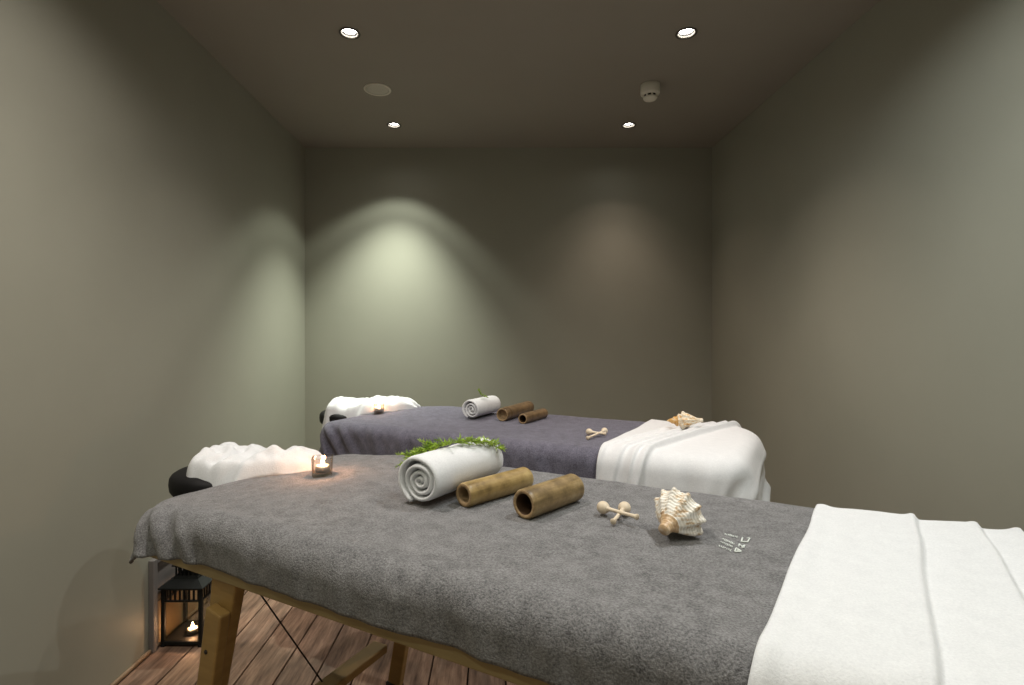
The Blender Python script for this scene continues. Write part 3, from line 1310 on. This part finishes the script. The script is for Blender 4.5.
def tea_light(label, loc, energy, scale=1.0, fh=.020):
    t = thing('tea_light', label, 'candle', loc, 0, 'lit tea lights')
    r = .0185 * scale
    bm = bmesh.new()
    lathe(bm, [(0, 0), (r, 0), (r, .016), (r * .96, .016), (r * .95, .002), (0, .002)], 32)
    obj('metal_cup', bm, ALU, t)
    bm = bmesh.new()
    lathe(bm, [(0, .002), (r * .94, .002), (r * .94, .0125), (r * .5, .0115), (0, .011)], 32)
    obj('wax', bm, WAX, t)
    bm = bmesh.new()
    tube(bm, [(0, 0, .010), (.0004, 0, .014), (.0012, 0, .0175)], .0007, 6)
    obj('wick', bm, CABLE, t)
    bm = bmesh.new()
    flame(bm, .015, fh, .0052 * scale)
    obj('flame', bm, FLAME, t)
    ld = bpy.data.lights.new('candle_glow', 'POINT')
    ld.energy = energy
    ld.color = (1, .52, .28)
    ld.shadow_soft_size = .006
    lo = bpy.data.objects.new('candle_glow', ld)
    lo.location = (0, 0, .017 + fh * .45)
    link(lo, t)
    return t


def candle_glass(label, cl, f, px, py, w, h, energy, rot):
    p = at(px, py, TOP)
    z = zt(f, p) + .001
    t = thing('candle_holder', label, 'candle holder', (p.x, p.y, z), rot, 'glass candle holders')
    bm = bmesh.new()
    # rounded square tumbler: outer wall, rim, inner wall, thick base
    n = 24

    def ring(s, zz):
        vs = []
        cr = s * .22
        for (qx, qy, a0) in ((1, 1, 0), (-1, 1, PI / 2), (-1, -1, PI), (1, -1, 1.5 * PI)):
            for k in range(6):
                a = a0 + PI / 2 * k / 5
                vs.append(bm.verts.new((qx * (s - cr) + cr * math.cos(a), qy * (s - cr) + cr * math.sin(a), zz)))
        return vs
    hw = w / 2
    rg = [ring(hw * .86, 0), ring(hw * .92, .003), ring(hw * .96, h * .5), ring(hw, h - .001), ring(hw - .0012, h), ring(hw - .0028, h - .001), ring(hw * .90, h * .5), ring(hw * .84, .010), ring(hw * .5, .008)]
    for a, b in zip(rg, rg[1:]):
        for k in range(n):
            bm.faces.new((a[k], a[(k + 1) % n], b[(k + 1) % n], b[k]))
    bm.faces.new(rg[0][::-1])
    bm.faces.new(rg[-1])
    obj('glass_cup', bm, CUPG, t, smooth=False)
    tea_light(cl, (p.x, p.y, z + .0105), energy, 1.0, .024)
    return t


candle_glass('square glass candle holder with lit tea light on the nearer table by the head towel',
             'lit tea light inside the square glass on the nearer table', NEAR, 322.5, 473, .054, .050, 2.5, .25)
candle_glass('small glass candle holder beside the crumpled head towel of the farther table',
             'lit tea light inside the glass on the farther table', FAR, 379, 412.5, .050, .046, .7, .2)

# ------------------------------------------------------------------ lantern
lx, ly = -1.147, 2.005
lt = thing('lantern', 'black metal lantern with glass sides on the floor by the left wall', 'lantern', (lx, ly, 0))
hw = .068
bm = bmesh.new()
box(bm, -hw - .006, hw + .006, -hw - .006, hw + .006, .006, .020, .003)
for sx in (-1, 1):
    for sy in (-1, 1):
        box(bm, sx * hw - .008, sx * hw + .008, sy * hw - .008, sy * hw + .008, 0, .008, .002)
obj('base', bm, BLACKM, lt, smooth=False)
for sx in (-1, 1):
    for sy in (-1, 1):
        bm = bmesh.new()
        box(bm, sx * hw - .0065, sx * hw + .0065, sy * hw - .0065, sy * hw + .0065, .019, .212, .002)
        obj('corner_post', bm, BLACKM, lt, smooth=False)
for k in range(4):
    M = Matrix.Rotation(k * PI / 2, 4, 'Z')
    bm = bmesh.new()
    box(bm, -hw, hw, -hw - .004, -hw + .004, .205, .213, .001, 1, M)
    box(bm, -hw, hw, -hw - .004, -hw + .004, .162, .169, .001, 1, M)
    for j in range(8):
        x = -hw + 2 * hw * (j + .5) / 8
        box(bm, x - .0036, x + .0036, -hw - .0025, -hw + .0025, .167, .207, .0008, 1, M)
    obj('grille', bm, BLACKM, lt, smooth=False)
    bm = bmesh.new()
    box(bm, -hw + .006, hw - .006, -hw - .001, -hw + .001, .020, .165, 0, 1, M)
    obj('glass_pane', bm, GLASS, lt, smooth=False)
bm = bmesh.new()
n4 = [(-1, -1), (1, -1), (1, 1), (-1, 1)]
rings = []
for (s, z) in ((.001, .212), (hw + .014, .212), (hw + .014, .217), (.046, .236), (.044, .242), (.001, .242)):
    rings.append([bm.verts.new((s * a, s * b, z)) for a, b in n4])
for a, b in zip(rings, rings[1:]):
    for k in range(4):
        bm.faces.new((a[k], a[(k + 1) % 4], b[(k + 1) % 4], b[k]))
obj('roof', bm, BLACKM, lt, smooth=False)
bm = bmesh.new()
for k in range(4):
    M = Matrix.Rotation(k * PI / 2, 4, 'Z')
    box(bm, -.042, .042, -.042, -.036, .238, .245, .001, 1, M)
    box(bm, -.042, .042, -.042, -.036, .276, .284, .001, 1, M)
    for j in range(6):
        x = -.039 + .078 * j / 5
        box(bm, x - .003, x + .003, -.0405, -.0375, .243, .279, .0006, 1, M)
obj('vent_cage', bm, BLACKM, lt, smooth=False)
bm = bmesh.new()
rings = []
for (s, z) in ((.001, .282), (.050, .282), (.050, .287), (.008, .304), (.001, .304)):
    rings.append([bm.verts.new((s * a, s * b, z)) for a, b in n4])
for a, b in zip(rings, rings[1:]):
    for k in range(4):
        bm.faces.new((a[k], a[(k + 1) % 4], b[(k + 1) % 4], b[k]))
obj('cap', bm, BLACKM, lt, smooth=False)
bm = bmesh.new()
tube(bm, [(.022 * math.cos(a), 0, .322 + .022 * math.sin(a)) for a in [2 * PI * k / 28 for k in range(29)]], .0022, 8, False)
obj('carry_ring', bm, BLACKM, lt)
tea_light('lit tea light inside the black floor lantern', (lx + .006, ly - .012, .0203), 1.6, 1.0, .026)


# ------------------------------------------------------------------ embroidery on the near cover (a part of the cover)
def embroidery():
    f = NEAR
    bm = bmesh.new()
    c0 = f.px(736, 542, TOP)

    def seg(x0, y0, x1, y1, w=2.0):
        """thread stroke between two pixels of the photograph"""
        a, b = f.px(x0, y0, TOP), f.px(x1, y1, TOP)
        a.z = ztop(f, a.x, a.y) + .0012
        b.z = ztop(f, b.x, b.y) + .0012
        tube(bm, [a, (a + b) / 2 + Vector((0, 0, .0004)), b], w * .0009, 6)
    # three large glyphs down the right side
    seg(742.5, 538.8, 741.5, 543.0, 1.6); seg(741.5, 543.0, 747.5, 543.4, 1.6); seg(747.5, 543.4, 749.8, 539.6, 1.4); seg(747.0, 539.4, 750.4, 539.4, 1.0)
    seg(739.2, 545.0, 738.9, 547.6, 1.1); seg(739.4, 545.2, 742.2, 547.8, 1.1); seg(742.2, 547.8, 745.0, 546.2, 1.1); seg(745, 546.2, 743.6, 549, 1.1); seg(742.2, 547.8, 742.0, 549.2, 1.0)
    seg(736.4, 549.0, 734.6, 552.6, 1.4); seg(734.6, 552.6, 741.2, 552.8, 1.6); seg(736.4, 549.2, 741.2, 552.4, 1.5); seg(736.6, 551.4, 739, 551.6, 1.3)
    # rows of tiny stitched lettering
    rnd = random.Random(3)
    for (x0, y0, x1, y1, n) in ((724.5, 534.3, 738, 537.8, 8), (722.5, 539.0, 735, 544.6, 8), (720.5, 542.0, 733, 547.4, 8), (718.8, 545.4, 731.5, 551.2, 7)):
        for k in range(n):
            q = (k + .5) / n
            x, y = x0 + (x1 - x0) * q, y0 + (y1 - y0) * q
            hx, hy = -.35, .95
            s = rnd.uniform(.9, 1.7)
            seg(x, y, x + hx * s, y + hy * s, rnd.uniform(.7, 1.0))
            if rnd.random() < .7:
                seg(x + hx * s, y + hy * s, x + hx * s + .9, y + hy * s + .3, .55)
            if rnd.random() < .5:
                seg(x, y, x + .9, y + .35, .55)
    o = obj('embroidery', bm, THREAD, cover_n)
    o['label'] = 'white stitched lettering'
    return o


embroidery()

# ------------------------------------------------------------------ world and view
w = bpy.data.worlds.new('world')
SC.world = w
w.use_nodes = True
w.node_tree.nodes['Background'].inputs['Color'].default_value = (.02, .02, .02, 1)
w.node_tree.nodes['Background'].inputs['Strength'].default_value = 1
SC.view_settings.view_transform = 'Standard'
SC.view_settings.look = 'None'
SC.view_settings.gamma = 1
SC.view_settings.use_curve_mapping = False
SC.view_settings.exposure = 0.17
try:
    SC.cycles.use_denoising = True
    SC.cycles.max_bounces = 10
    SC.cycles.diffuse_bounces = 6
    SC.cycles.caustics_reflective = False
    SC.cycles.caustics_refractive = False
    SC.cycles.sample_clamp_indirect = 6
except Exception:
    pass
